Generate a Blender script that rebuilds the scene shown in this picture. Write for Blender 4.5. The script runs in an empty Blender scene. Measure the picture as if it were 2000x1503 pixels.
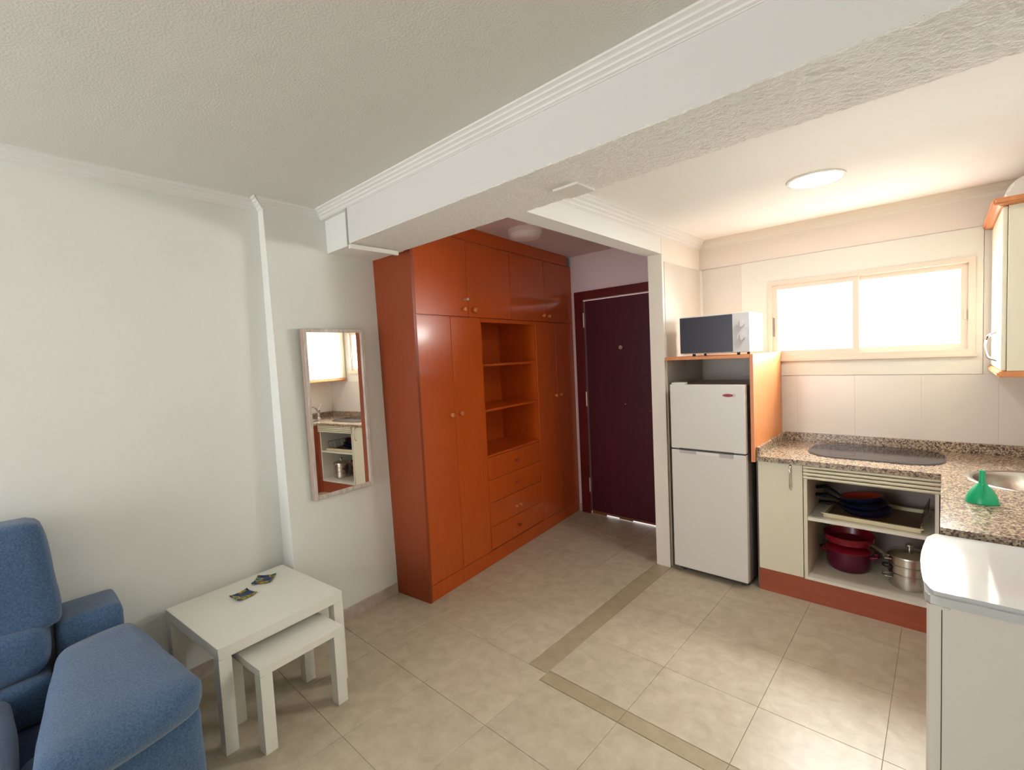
import bpy, bmesh, math, random
from mathutils import Vector, Matrix
random.seed(4)
R = math.radians
S = bpy.context.scene
COL = S.collection

# ---------------------------------------------------------------- camera, world, lights, exposure
cam = bpy.data.cameras.new('camera'); camo = bpy.data.objects.new('camera', cam); COL.objects.link(camo)
yaw, pitch, roll, fpx = 0.7418, -0.0597, -0.0485, 923.536
f_ = Vector((-math.sin(yaw)*math.cos(pitch), math.cos(yaw)*math.cos(pitch), math.sin(pitch)))
r0 = Vector((math.cos(yaw), math.sin(yaw), 0)); u0 = r0.cross(f_)
r_ = r0*math.cos(roll) + u0*math.sin(roll); u_ = r_.cross(f_)
m = Matrix((r_, u_, -f_)).transposed().to_4x4(); m.translation = Vector((2.8311, 1.2114, 1.5874))
camo.matrix_world = m
cam.sensor_fit = 'HORIZONTAL'; cam.sensor_width = 36; cam.lens = fpx*36/2000; cam.clip_start = .02
S.camera = camo

S.view_settings.view_transform = 'Standard'; S.view_settings.look = 'None'
S.view_settings.exposure = 0.42; S.view_settings.gamma = 1; S.view_settings.use_curve_mapping = False

W = bpy.data.worlds.new('world'); S.world = W; W.use_nodes = True
W.node_tree.nodes['Background'].inputs[0].default_value = (.97, .98, 1, 1)
W.node_tree.nodes['Background'].inputs[1].default_value = 6.0

def area(name, loc, direction, sx, sy, power, color):
    l = bpy.data.lights.new(name, 'AREA'); l.shape = 'RECTANGLE'; l.size = sx; l.size_y = sy
    l.energy = power; l.color = color
    o = bpy.data.objects.new(name, l); COL.objects.link(o); o.location = loc
    o.rotation_euler = Vector(direction).to_track_quat('-Z', 'Y').to_euler()
    return o
area('kitchen_window_daylight', (2.42, 6.4, 2.85), (0, -1, -.1), 3.6, 2.8, 1500, (1, .98, .95))
area('balcony_daylight', (1.15, -2.0, 1.35), (0, 1, 0), 1.5, 2.0, 15, (.99, .985, 1))

# ---------------------------------------------------------------- materials
def lin(c):
    return tuple(((v/255)/12.92 if v/255 <= .04045 else ((v/255+.055)/1.055)**2.4) for v in c)
def mat(name, rgb, rough=.5, metal=0, var=0, scale=8, stretch=(1, 1, 1), bump=0, bscale=60, coat=0, rgb2=None,
        rand=0, detail=4, emit=None, spec=.5, world=False, sheen=0, dist=.002):
    M = bpy.data.materials.new(name); M.use_nodes = True
    nt = M.node_tree; N = nt.nodes; L = nt.links; b = N['Principled BSDF']
    c = lin(rgb) + (1,)
    b.inputs['Base Color'].default_value = c; b.inputs['Roughness'].default_value = rough
    b.inputs['Metallic'].default_value = metal; b.inputs['Coat Weight'].default_value = coat
    b.inputs['Coat Roughness'].default_value = .12
    b.inputs['Specular IOR Level'].default_value = spec; b.inputs['Sheen Weight'].default_value = sheen
    if emit: b.inputs['Emission Color'].default_value = c; b.inputs['Emission Strength'].default_value = emit
    if var or bump or rand:
        if world:
            g = N.new('ShaderNodeNewGeometry'); co = g.outputs['Position']
        else:
            g = N.new('ShaderNodeTexCoord'); co = g.outputs['Object']
        mp = N.new('ShaderNodeMapping'); mp.inputs['Scale'].default_value = stretch; L.new(co, mp.inputs[0])
    if var or rand:
        n = N.new('ShaderNodeTexNoise'); n.inputs['Scale'].default_value = scale; n.inputs['Detail'].default_value = detail
        n.inputs['Roughness'].default_value = .6; n.inputs['Distortion'].default_value = .4
        L.new(mp.outputs[0], n.inputs[0])
        rp = N.new('ShaderNodeValToRGB')
        c2 = lin(rgb2) if rgb2 else tuple(v*(1-var) for v in c[:3])
        rp.color_ramp.elements[0].position = .32; rp.color_ramp.elements[0].color = c2 + (1,)
        rp.color_ramp.elements[1].position = .68; rp.color_ramp.elements[1].color = c
        L.new(n.outputs[0], rp.inputs[0]); out = rp.outputs[0]
        if rand:
            oi = N.new('ShaderNodeObjectInfo'); mr = N.new('ShaderNodeMapRange')
            mr.inputs[3].default_value = 1-rand; mr.inputs[4].default_value = 1+rand*.6
            L.new(oi.outputs['Random'], mr.inputs[0])
            hs = N.new('ShaderNodeHueSaturation'); L.new(mr.outputs[0], hs.inputs['Value']); L.new(out, hs.inputs['Color']); out = hs.outputs[0]
        L.new(out, b.inputs['Base Color'])
    if bump:
        n2 = N.new('ShaderNodeTexNoise'); n2.inputs['Scale'].default_value = bscale; n2.inputs['Detail'].default_value = 3
        L.new(mp.outputs[0], n2.inputs[0])
        bp = N.new('ShaderNodeBump'); bp.inputs['Strength'].default_value = bump; bp.inputs['Distance'].default_value = dist
        L.new(n2.outputs[0], bp.inputs['Height']); L.new(bp.outputs[0], b.inputs['Normal'])
    return M

M = {}
M['wall'] = mat('wall_paint', (234, 235, 229), .85, bump=.25, bscale=90, var=.02, scale=3)
M['ceil'] = mat('ceiling_stipple', (222, 220, 212), .9, bump=.6, bscale=140, dist=.003)
M['kceil'] = mat('kitchen_ceiling_paint', (246, 244, 238), .8)
M['hallbounce'] = mat('hall_paint_bounce_tint', (230, 210, 210), .85)  # pink tint is light bounced off the wardrobe, put into the colour
M['gotele'] = mat('rough_stucco', (240, 236, 228), .9, bump=1, bscale=120, dist=.008, var=.08, scale=60)
M['plaster'] = mat('smooth_plaster', (222, 219, 215), .8)
M['cornice'] = mat('cornice_plaster', (232, 231, 226), .7)
M['wood'] = mat('cherry_veneer', (204, 90, 23), .29, var=.2, scale=7, stretch=(9, 9, .5), rgb2=(196, 82, 21), rand=.03, coat=.25)
M['woodend'] = mat('cherry_veneer_shaded_side', (152, 66, 30), .42, var=.2, scale=7, stretch=(9, 9, .5), rgb2=(142, 60, 26))  # same veneer darkened: shade of the end face put into the colour
M['knobwood'] = mat('cherry_knob', (216, 130, 72), .35)
M['oak'] = mat('beech_laminate', (214, 142, 90), .4, var=.15, scale=6, stretch=(6, 6, .6), rgb2=(206, 130, 76))
M['kickwood'] = mat('plinth_laminate', (164, 82, 52), .45, var=.15, scale=9, stretch=(.6, 6, 6), rgb2=(154, 74, 45))
M['maroon'] = mat('mahogany_door', (76, 8, 30), .42, var=.3, scale=5, stretch=(6, 6, .5), rgb2=(62, 5, 22))
M['maroonframe'] = mat('mahogany_frame', (100, 18, 20), .4, var=.3, scale=5, stretch=(6, 6, .5), rgb2=(80, 12, 12))
M['grout'] = mat('grout', (176, 165, 142), .8)
M['tile'] = mat('beige_marble_tile', (203, 191, 168), .33, var=.2, scale=13, rgb2=(182, 169, 146), spec=.4, rand=.03, world=True, detail=8, bump=.04, bscale=9)
M['border'] = mat('plain_beige_border_tile', (176, 162, 134), .3, var=.1, scale=14, rgb2=(164, 150, 122), rand=.04, world=True)
M['skirt'] = mat('marble_baseboard', (206, 194, 182), .3, var=.2, scale=14, rgb2=(178, 162, 150), world=True)
M['wtile'] = mat('cream_wall_tile', (212, 205, 194), .25, rand=.012, var=.03, scale=6)
M['trimtile'] = mat('light_surround', (214, 211, 199), .45)
M['cream'] = mat('cream_laminate', (226, 219, 194), .35)
M['creamin'] = mat('white_melamine', (226, 222, 205), .45)
M['granite'] = None
M['white'] = mat('white_lacquer', (232, 230, 220), .45)
M['appl'] = mat('white_enamel', (222, 218, 210), .35)
M['wash'] = mat('washer_enamel', (212, 205, 195), .3)
M['washtop'] = mat('washer_top_gloss', (190, 191, 190), .07, coat=.6)
M['grey'] = mat('grey_plastic', (120, 116, 118), .5)
M['dgrey'] = mat('dark_grey', (62, 58, 62), .6)
M['black'] = mat('black_glass', (30, 28, 34), .15)
M['mwdoor'] = mat('microwave_window', (44, 42, 58), .18)
M['silver'] = mat('silver_plastic', (205, 203, 202), .4)
M['steel'] = mat('brushed_steel', (205, 200, 192), .25, metal=1)
M['chrome'] = mat('chrome', (225, 225, 225), .12, metal=1)
M['brass'] = mat('pale_metal', (214, 190, 170), .3, metal=.6)
M['alum'] = mat('cream_aluminium', (212, 196, 180), .45)
M['hob'] = mat('hob_glass', (40, 34, 37), .1)
M['green'] = mat('green_plastic', (10, 168, 116), .35)
M['red'] = mat('dark_red_enamel', (122, 10, 30), .25)
M['orange'] = mat('copper_coating', (158, 54, 32), .35)
M['blueblk'] = mat('blue_black_enamel', (28, 30, 62), .3)
M['blk'] = mat('black_plastic', (26, 24, 28), .4)
M['brown'] = mat('browned_pan', (120, 96, 66), .5, var=.3, scale=20)
M['redlogo'] = mat('logo_red', (170, 40, 60), .4)
M['logotxt'] = mat('logo_dark', (90, 20, 34), .4)
M['label'] = mat('label_grey', (186, 180, 182), .5)
M['glassdish'] = None
M['sofa'] = mat('blue_chenille', (84, 112, 146), .9, var=.3, scale=170, rgb2=(58, 84, 118), bump=.8, bscale=330, dist=.003, sheen=.35, spec=.2, detail=2)
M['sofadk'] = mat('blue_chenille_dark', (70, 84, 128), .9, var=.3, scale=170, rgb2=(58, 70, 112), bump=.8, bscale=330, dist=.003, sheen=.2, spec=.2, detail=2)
M['fwood'] = mat('whitewashed_wood', (222, 214, 204), .55, var=.35, scale=9, stretch=(5, 5, .9), rgb2=(182, 168, 158))
M['fside'] = mat('mirror_frame_side', (176, 152, 140), .6)
M['mirror'] = mat('mirror_glass', (245, 247, 246), .015, metal=1)
M['lamp'] = mat('led_panel', (255, 252, 246), .5, emit=55)
M['opal'] = mat('opal_lamp', (236, 224, 222), .4)
M['seam'] = mat('seam_shadow_gap', (70, 60, 55), .8)
M['ext'] = mat('outdoor_render', (220, 215, 205), .9)

def granite():
    Mm = bpy.data.materials.new('speckled_granite'); Mm.use_nodes = True
    nt = Mm.node_tree; N = nt.nodes; L = nt.links; b = N['Principled BSDF']
    g = N.new('ShaderNodeNewGeometry')
    v = N.new('ShaderNodeTexVoronoi'); v.inputs['Scale'].default_value = 150; L.new(g.outputs['Position'], v.inputs[0])
    n = N.new('ShaderNodeTexNoise'); n.inputs['Scale'].default_value = 62; n.inputs['Detail'].default_value = 6; L.new(g.outputs['Position'], n.inputs[0])
    mx = N.new('ShaderNodeMix'); mx.data_type = 'RGBA'; mx.inputs[0].default_value = .6
    L.new(v.outputs['Color'], mx.inputs[6]); L.new(n.outputs['Color'], mx.inputs[7])
    bw = N.new('ShaderNodeRGBToBW'); L.new(mx.outputs[2], bw.inputs[0])
    rp = N.new('ShaderNodeValToRGB'); rp.color_ramp.interpolation = 'LINEAR'
    el = rp.color_ramp.elements
    el[0].position = .36; el[0].color = lin((74, 56, 54)) + (1,)
    el[1].position = .66; el[1].color = lin((186, 172, 146)) + (1,)
    for p, c in ((.44, (120, 98, 88)), (.49, (142, 122, 108)), (.56, (168, 150, 120))):
        e = el.new(p); e.color = lin(c) + (1,)
    L.new(bw.outputs[0], rp.inputs[0]); L.new(rp.outputs[0], b.inputs['Base Color'])
    b.inputs['Roughness'].default_value = .18
    return Mm
M['granite'] = granite()

def dishglass():
    Mm = bpy.data.materials.new('painted_glass'); Mm.use_nodes = True
    nt = Mm.node_tree; N = nt.nodes; L = nt.links; b = N['Principled BSDF']
    t = N.new('ShaderNodeTexCoord'); oi = N.new('ShaderNodeObjectInfo')
    va = N.new('ShaderNodeVectorMath'); va.operation = 'ADD'; L.new(t.outputs['Object'], va.inputs[0])
    sc = N.new('ShaderNodeMath'); sc.operation = 'MULTIPLY'; sc.inputs[1].default_value = 3; L.new(oi.outputs['Random'], sc.inputs[0])
    cb = N.new('ShaderNodeCombineXYZ'); L.new(sc.outputs[0], cb.inputs[2]); L.new(cb.outputs[0], va.inputs[1])
    n = N.new('ShaderNodeTexNoise'); n.inputs['Scale'].default_value = 22; n.inputs['Detail'].default_value = 1; L.new(va.outputs[0], n.inputs[0])
    rp = N.new('ShaderNodeValToRGB'); el = rp.color_ramp.elements
    el[0].position = .3; el[0].color = lin((20, 34, 92)) + (1,); el[1].position = .75; el[1].color = lin((10, 128, 150)) + (1,)
    for p, c in ((.44, (14, 62, 92)), (.5, (130, 96, 24)), (.55, (214, 172, 30)), (.6, (24, 98, 60))):
        e = el.new(p); e.color = lin(c) + (1,)
    L.new(n.outputs[0], rp.inputs[0]); L.new(rp.outputs[0], b.inputs['Base Color']); b.inputs['Roughness'].default_value = .25; b.inputs['Specular IOR Level'].default_value = .25
    return Mm
M['glassdish'] = dishglass()

def pane_mat():
    Mm = bpy.data.materials.new('window_glass'); Mm.use_nodes = True
    nt = Mm.node_tree; N = nt.nodes; L = nt.links
    for n in list(N): N.remove(n)
    o = N.new('ShaderNodeOutputMaterial'); mx = N.new('ShaderNodeMixShader'); mx.inputs[0].default_value = .06
    t = N.new('ShaderNodeBsdfTransparent'); t.inputs[0].default_value = (.97, .98, .97, 1)
    g = N.new('ShaderNodeBsdfGlossy'); g.inputs['Roughness'].default_value = .05
    L.new(t.outputs[0], mx.inputs[1]); L.new(g.outputs[0], mx.inputs[2]); L.new(mx.outputs[0], o.inputs[0])
    return Mm
M['pane'] = pane_mat()

# ---------------------------------------------------------------- helpers
def mesh_obj(name, bm, m, parent=None, smooth=False, loc=None, rz=0, wn=False):
    bmesh.ops.recalc_face_normals(bm, faces=bm.faces)
    me = bpy.data.meshes.new(name); bm.to_mesh(me); bm.free()
    for k in (m if isinstance(m, (list, tuple)) else [m]): me.materials.append(k)
    if smooth:
        for p in me.polygons: p.use_smooth = True
        me.set_sharp_from_angle(angle=R(40))
    o = bpy.data.objects.new(name, me); COL.objects.link(o)
    if loc: o.location = loc
    o.rotation_euler[2] = rz
    if parent: o.parent = parent
    if wn:
        w = o.modifiers.new('weighted_normal', 'WEIGHTED_NORMAL'); w.keep_sharp = True; w.weight = 100
    return o
def new(): return bmesh.new()
def abox(bm, lo, hi, bev=0, seg=2, mi=0):
    lo = Vector(lo); hi = Vector(hi)
    r = bmesh.ops.create_cube(bm, size=1)
    vs = r['verts']
    for v in vs: v.co = Vector([(lo[i]+hi[i])/2 + v.co[i]*(hi[i]-lo[i]) for i in range(3)])
    fs = {f for v in vs for f in v.link_faces}
    for f in fs: f.material_index = mi
    if bev:
        es = list({e for v in vs for e in v.link_edges})
        bmesh.ops.bevel(bm, geom=es, offset=bev, segments=seg, affect='EDGES', profile=.5)
    return bm
def box(name, lo, hi, m, parent=None, bev=0, seg=2, **k):
    return mesh_obj(name, abox(new(), lo, hi, bev, seg), m, parent, smooth=bev > 0, wn=bev > 0, **k)
def prism(bm, bot, top):
    n = len(bot)
    a = [bm.verts.new(p) for p in bot]; b = [bm.verts.new(p) for p in top]
    bm.faces.new(a[::-1]); bm.faces.new(b)
    for i in range(n): bm.faces.new((a[i], a[(i+1) % n], b[(i+1) % n], b[i]))
    return bm
def extr(bm, poly, axis, a, b):
    """polygon in the two other axes extruded along axis"""
    def P(p, t):
        q = list(p); q.insert(axis, t); return q
    return prism(bm, [P(p, a) for p in poly], [P(p, b) for p in poly])
def cyl(bm, p, r, h, axis=2, n=32, r2=None, mi=0):
    r2 = r if r2 is None else r2
    def P(a, rr, t):
        q = [math.cos(a)*rr, math.sin(a)*rr]; q.insert(axis, t); return Vector(p)+Vector(q)
    return_ = prism(bm, [P(2*math.pi*i/n, r, 0) for i in range(n)], [P(2*math.pi*i/n, r2, h) for i in range(n)])
    return return_
def lathe(bm, prof, n=40, c=(0, 0, 0), closed=True):
    rings = []
    for r, z in prof:
        if r < 1e-5: rings.append([bm.verts.new((c[0], c[1], c[2]+z))])
        else: rings.append([bm.verts.new((c[0]+r*math.cos(2*math.pi*i/n), c[1]+r*math.sin(2*math.pi*i/n), c[2]+z)) for i in range(n)])
    for A, B in zip(rings, rings[1:]):
        for i in range(n):
            j = (i+1) % n
            if len(A) == 1 and len(B) == 1: continue
            if len(A) == 1: bm.faces.new((A[0], B[i], B[j]))
            elif len(B) == 1: bm.faces.new((A[i], B[0], A[j]))
            else: bm.faces.new((A[i], B[i], B[j], A[j]))
    return bm
def tube(bm, pts, r, n=10, flat=1.0):
    pts = [Vector(p) for p in pts]; rings = []
    rs = r if isinstance(r, (list, tuple)) else [r]*len(pts)
    up = Vector((0, 0, 1))
    for i, p in enumerate(pts):
        d = (pts[min(i+1, len(pts)-1)] - pts[max(i-1, 0)]).normalized()
        ref = up if abs(d.z) < .95 else Vector((1, 0, 0))
        s = d.cross(ref).normalized(); t = s.cross(d)
        rings.append([bm.verts.new(p + s*math.cos(2*math.pi*k/n)*rs[i] + t*math.sin(2*math.pi*k/n)*rs[i]*flat) for k in range(n)])
    for A, B in zip(rings, rings[1:]):
        for k in range(n): bm.faces.new((A[k], A[(k+1) % n], B[(k+1) % n], B[k]))
    bm.faces.new(rings[0][::-1]); bm.faces.new(rings[-1])
    return bm
def thing(name, label, cat, loc=(0, 0, 0), rz=0, group=None):
    o = bpy.data.objects.new(name, None); COL.objects.link(o); o.location = loc; o.rotation_euler = (0, 0, rz)
    o.empty_display_size = .1
    o['label'] = label; o['category'] = cat
    if group: o['group'] = group
    return o
def tag(o, label, cat, group=None):
    o['label'] = label; o['category'] = cat
    if group: o['group'] = group
    return o
def struct(o, label=None):
    o['kind'] = 'structure'
    if label: o['label'] = label
    return o

YW = 5.13           # far wall plane (door and kitchen window)
XR = 3.38           # right kitchen wall
HC = 2.515          # living ceiling
HK = 2.43           # kitchen ceiling
HH = 2.535          # hall ceiling

# ---------------------------------------------------------------- structure: floor with tiles
fl = struct(box('floor', (-1.2, -2.2, -.15), (5.2, 5.8, -.004), M['grout']), 'tiled floor of beige marble-look tiles')
xs = [1.368 + .433*k for k in range(-6, 9)]
tcache = {}
def tile(x0, x1, y0, y1, m='tile', name='tile'):
    g = .0007
    w, h = round(x1-x0, 3), round(y1-y0, 3)
    if w < .02 or h < .02: return
    key = (w, h, m)
    if key not in tcache:
        bm = new(); b = .0009
        bot = [(-w/2+g, -h/2+g, -.01), (w/2-g, -h/2+g, -.01), (w/2-g, h/2-g, -.01), (-w/2+g, h/2-g, -.01)]
        a = [bm.verts.new(p) for p in bot]; c = [bm.verts.new((p[0], p[1], -b)) for p in bot]
        d = [bm.verts.new((p[0]-math.copysign(b, p[0]), p[1]-math.copysign(b, p[1]), 0)) for p in bot]
        for A, B in ((a, c), (c, d)):
            for i in range(4): bm.faces.new((A[i], A[(i+1) % 4], B[(i+1) % 4], B[i]))
        bm.faces.new(d)
        bmesh.ops.recalc_face_normals(bm, faces=bm.faces)
        me = bpy.data.meshes.new(name); bm.to_mesh(me); bm.free(); me.materials.append(M[m]); tcache[key] = me
    o = bpy.data.objects.new(name, tcache[key]); COL.objects.link(o); o.location = ((x0+x1)/2, (y0+y1)/2, 0); o.parent = fl
# living area (y < 2.96 left of the border, < 2.90 right of it)
ys = [2.96 - .4305*k for k in range(0, 9)]
for k in range(8):
    for i in range(len(xs)-1):
        x0, x1 = xs[i], xs[i+1]
        if x1 > 4.9 or x0 < -.45: continue
        y1 = ys[k]
        if k == 0 and x0 > 1.2: y1 = 2.90
        if ys[k+1] < .0 and x0 < 1: pass
        tile(x0, x1, ys[k+1], y1)
# hall (x < 1.25)
hy = [2.96, 3.395, 3.83, 4.262, 4.69, 5.12, 5.5]
for a, b in zip(hy, hy[1:]):
    for x0, x1 in ((-.364, .069), (.069, .502), (.502, .935), (.935, 1.25)): tile(x0, x1, a, b)
# kitchen
ky = [2.985, 3.362, 3.80, 4.23, 4.66, 5.13]
for a, b in zip(ky, ky[1:]):
    for i in range(len(xs)-1):
        if 1.36 < xs[i] and xs[i+1] < 3.9: tile(xs[i], xs[i+1], a, b)
# border strips
by = [2.96 + .433*k for k in range(0, 6)]
by[0] = 2.9615
by[-1] = 5.12
for a, b in zip(by, by[1:]): tile(1.252, 1.366, a, b, 'border', 'border_tile')
for i in range(len(xs)-1):
    if 1.3 < xs[i] and xs[i+1] < 3.9: tile(xs[i], xs[i+1], 2.902, 2.983, 'border', 'border_tile')

# ---------------------------------------------------------------- walls
def wx(y, z):   # left wall surface (slightly skewed)
    y = max(y, 1.2)
    t = z/2.47
    return (-.045 - .06*(y-2.28))*(1-t) + (-.019 - .06*(y-2.28))*t
Y0, T = -2.1, -1.0
bm = new()
prism(bm, [(T, Y0, 0), (wx(Y0, 0), Y0, 0), (wx(1.2, 0), 1.2, 0), (wx(2.95, 0), 2.95, 0), (T, 2.95, 0)],
          [(T, Y0, 2.7), (wx(Y0, 2.7), Y0, 2.7), (wx(1.2, 2.7), 1.2, 2.7), (wx(2.95, 2.7), 2.95, 2.7), (T, 2.95, 2.7)])
struct(box('wall_left_hall', (T, 2.951, 0), (-.36, 5.3, 2.7), M['wall']))
struct(mesh_obj('wall_left', bm, M['wall']), 'plain white painted wall behind sofa and tables')
def px(y, z):   # pilaster face
    a = .112-.093*(y-2.28); b = .052-.075*(y-2.28); t = z/2.47
    return a*(1-t)+b*t
bm = new()
q = [(-.3, 2.28), (None, 2.28), (None, 2.985), (-.3, 2.985)]
prism(bm, [((px(y, 0) if x is None else x), y, 0) for x, y in q], [((px(y, 2.6) if x is None else x), y, 2.6) for x, y in q])
struct(mesh_obj('wall_left_pilaster', bm, M['wall']), 'shallow white pilaster carrying the framed mirror')
# baseboard of pilaster
bm = new(); t = .014
for z0, z1 in ((0, .072),):
    prism(bm, [(px(2.27, z0)-.02, 2.268, z0), (px(2.268, z0)+t, 2.268, z0), (px(2.975, z0)+t, 2.975, z0), (px(2.975, z0)-.02, 2.975, z0)],
              [(px(2.27, z1)-.02, 2.268, z1), (px(2.268, z1)+t, 2.268, z1), (px(2.975, z1)+t, 2.975, z1), (px(2.975, z1)-.02, 2.975, z1)])
struct(mesh_obj('baseboard_pilaster', bm, M['skirt']), 'marbled baseboard under the mirror wall')
bm = new()
Q = [(wx(0, 0)-.02, -1.9), (wx(0, 0)+t, -1.9), (wx(0, 0)+t, 1.2), (wx(2.266, 0)+t, 2.266), (wx(2.266, 0)-.02, 2.266)]
prism(bm, [(x, y, 0) for x, y in Q], [(x, y, .072) for x, y in Q])
struct(mesh_obj('baseboard_left', bm, M['skirt']))

# far wall with door and window openings
bm = new()
DX0, DX1, DZ = .165, 1.20, 2.17       # door opening
WX0, WX1, WZ0, WZ1 = 1.875, 2.955, 1.485, 2.03
TH = .14
abox(bm, (-1, YW, 0), (DX0, YW+TH, 2.7)); abox(bm, (DX0, YW, DZ), (DX1, YW+TH, 2.7)); abox(bm, (DX1, YW, 0), (WX0, YW+TH, 2.7))
abox(bm, (WX0, YW, 0), (WX1, YW+TH, WZ0)); abox(bm, (WX0, YW, WZ1), (WX1, YW+TH, 2.7)); abox(bm, (WX1, YW, 0), (5.2, YW+TH, 2.7))
wb = struct(mesh_obj('wall_back', bm, M['hallbounce']), 'far wall with entrance door and kitchen window')
# the right kitchen wall, living right wall, rear wall with balcony opening
struct(box('wall_right', (XR, 2.62, 0), (XR+.15, YW, 2.7), M['wall']))
struct(box('wall_right_living', (4.6, -2.1, 0), (4.75, 2.64, 2.7), M['wall']))
struct(box('wall_right_return', (XR, 2.62, 0), (4.75, 2.76, 2.7), M['wall']))
bm = new()
abox(bm, (-1, -1.98, 0), (.4, -1.9, 2.7)); abox(bm, (1.9, -1.98, 0), (4.75, -1.9, 2.7)); abox(bm, (.4, -1.98, 2.35), (1.9, -1.9, 2.7)); abox(bm, (.4, -1.98, 0), (1.9, -1.9, .35))
struct(mesh_obj('wall_rear', bm, M['wall']))

# wall tiles (kitchen window wall, partition side, right wall) as pieces
def walltile(lo, hi, parent):
    box('wall_tile', lo, hi, M['wtile'], parent, bev=.0006, seg=1)
zt = [.87, 1.352, 1.779, 2.205]
g = .0002
xe = [1.366+.34*k for k in range(7)]
for z0, z1 in zip(zt, zt[1:]):
    for a, b in zip(xe, xe[1:]):
        b = min(b, XR)
        if b-a < .03: continue
        zlo, zhi = z0, z1
        # behind the light surround nothing is built
        if z0 > 1.3:
            if a >= 1.66 and a < 3.0 and b <= 3.0+.05: continue
            if a < 1.684 < b: b = 1.684
            if a < 1.0: continue
            if a < 3.0 < b: a = 3.0
            if a > 1.66 and a < 2.99: continue
        walltile((a+g, YW-.008, zlo+g), (b-g, YW+.002, zhi-g), wb)
# plain band over the tiles
box('wall_band', (1.366, YW-.006, 2.21), (XR, YW+.001, 2.37), mat('cream_paint', (220, 208, 196), .6), wb)
# light surround of the window
bm = new()
sx0, sx1, sz0, sz1 = 1.684, 2.998, 1.354, 2.207
for lo, hi in (((sx0, YW-.012, sz0), (WX0, YW, sz1)), ((WX1, YW-.012, sz0), (sx1, YW, sz1)), ((WX0, YW-.012, sz0), (WX1, YW, WZ0)), ((WX0, YW-.012, WZ1), (WX1, YW, sz1))): abox(bm, lo, hi)
struct(mesh_obj('trim_1', bm, M['trimtile']), 'light flat surround around the kitchen window')

# partition between hall and kitchen and the lintel above
XL, XP, YP = 1.262, 1.366, 4.423
pt = struct(box('wall_partition', (XL, YP, 0), (XP, YW, 2.7), mat('partition_paint', (232, 224, 212), .7)), 'white partition end between the fridge and the hall')
for z0, z1 in zip([.0, .435, .87, 1.352, 1.779], [.435, .87, 1.352, 1.779, 2.205]):
    for a, b in ((YP+.03, 4.79), (4.79, YW-.01)):
        walltile((XP-.002, a+g, z0+g), (XP+.005, b-g, z1-g), pt)
struct(box('trim_2', (XP+.004, YW-.026, 1.53), (XP+.02, YW-.008, 2.205), M['white']), 'white vertical corner trim above the fridge shelf')
struct(mesh_obj('lintel', prism(new(), [(1.243, 2.97, 2.271), (XP-.002, 2.97, 2.271), (XP-.002, YP, 2.256), (1.243, YP, 2.256)], [(1.243, 2.97, 2.62), (XP-.002, 2.97, 2.62), (XP-.002, YP, 2.62), (1.243, YP, 2.62)]), M['cornice']), 'white lintel over the hall opening')

# ceilings
struct(box('ceiling', (-1, -2.1, HC), (4.75, 2.64, HC+.2), M['ceil']), 'grey white stippled living room ceiling')
struct(box('ceiling_kitchen', (XP-.004, 2.96, HK), (XR+.15, YW+.05, HK+.29), M['kceil']), 'smooth cream white kitchen ceiling')
struct(box('ceiling_hall', (-1, 2.9, HH), (XL+.02, YW+.05, HH+.18), mat('hall_ceiling_bounce_tint', (226, 202, 202), .85, bump=.3, bscale=120)), 'hall ceiling in shade with pink bounced light put into its colour')  # pink bounced light is put into the ceiling colour
# beam: smooth clad front face, rough stucco soffit
bm = new()
XB = .335
nx, ny = 150, 14
prism(bm, [(XB, 2.623, 2.276), (4.7, 2.623, 2.276), (4.7, 2.972, 2.276), (XB, 2.972, 2.276)], [(XB, 2.623, 2.72), (4.7, 2.623, 2.72), (4.7, 2.972, 2.72), (XB, 2.972, 2.72)])
bmw = struct(mesh_obj('ceiling_beam', bm, M['plaster']), 'long white ceiling beam with rough stucco underside')
# soffit sheet with real relief
bm = new(); grid = []
import mathutils.noise as mn
for i in range(nx*2+1):
    x = XB + (4.7-XB)*i/(nx*2); row = []
    for j in range(ny*2+1):
        y = 2.6235 + .348*j/(ny*2)
        amp = min(1, max(.08, (x-.9)/.6))
        e = min(j, ny*2-j)
        z = 2.271 + amp*.0022*mn.noise(Vector((x*38, y*38, 1))) + amp*.003*mn.noise(Vector((x*95, y*95, 3)))
        yy = y + (amp*.004*mn.noise(Vector((x*30, 5, j))) if e == 0 else 0)
        row.append(bm.verts.new((x, yy, z)))
    grid.append(row)
for i in range(nx*2):
    for j in range(ny*2): bm.faces.new((grid[i][j], grid[i+1][j], grid[i+1][j+1], grid[i][j+1]))
r = bmesh.ops.extrude_face_region(bm, geom=bm.faces[:])
for v in r['geom']:
    if isinstance(v, bmesh.types.BMVert): v.co.z = 2.28
mesh_obj('soffit', bm, M['gotele'], bmw)['label'] = 'rough stucco underside'
stub = struct(box('beam_stub', (-.1, 2.65, 2.273), (XB+.01, 2.985, 2.62), M['wall']), 'short wall block where the beam meets the pilaster')
struct(box('trim_3', (.352, 2.612, 2.238), (.372, 2.93, 2.262), M['white']), 'white strip hanging under the beam end')
struct(box('trim_4', (XB-.006, 2.616, 2.262), (XB+.004, 2.634, 2.467), mat('joint_strip', (178, 176, 172), .7)), 'grey vertical joint strip on the beam end')
struct(box('trim_5', (1.625, 2.835, 2.2625), (1.748, 2.965, 2.272), M['white']), 'thin white plate patched on the beam underside')

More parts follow.
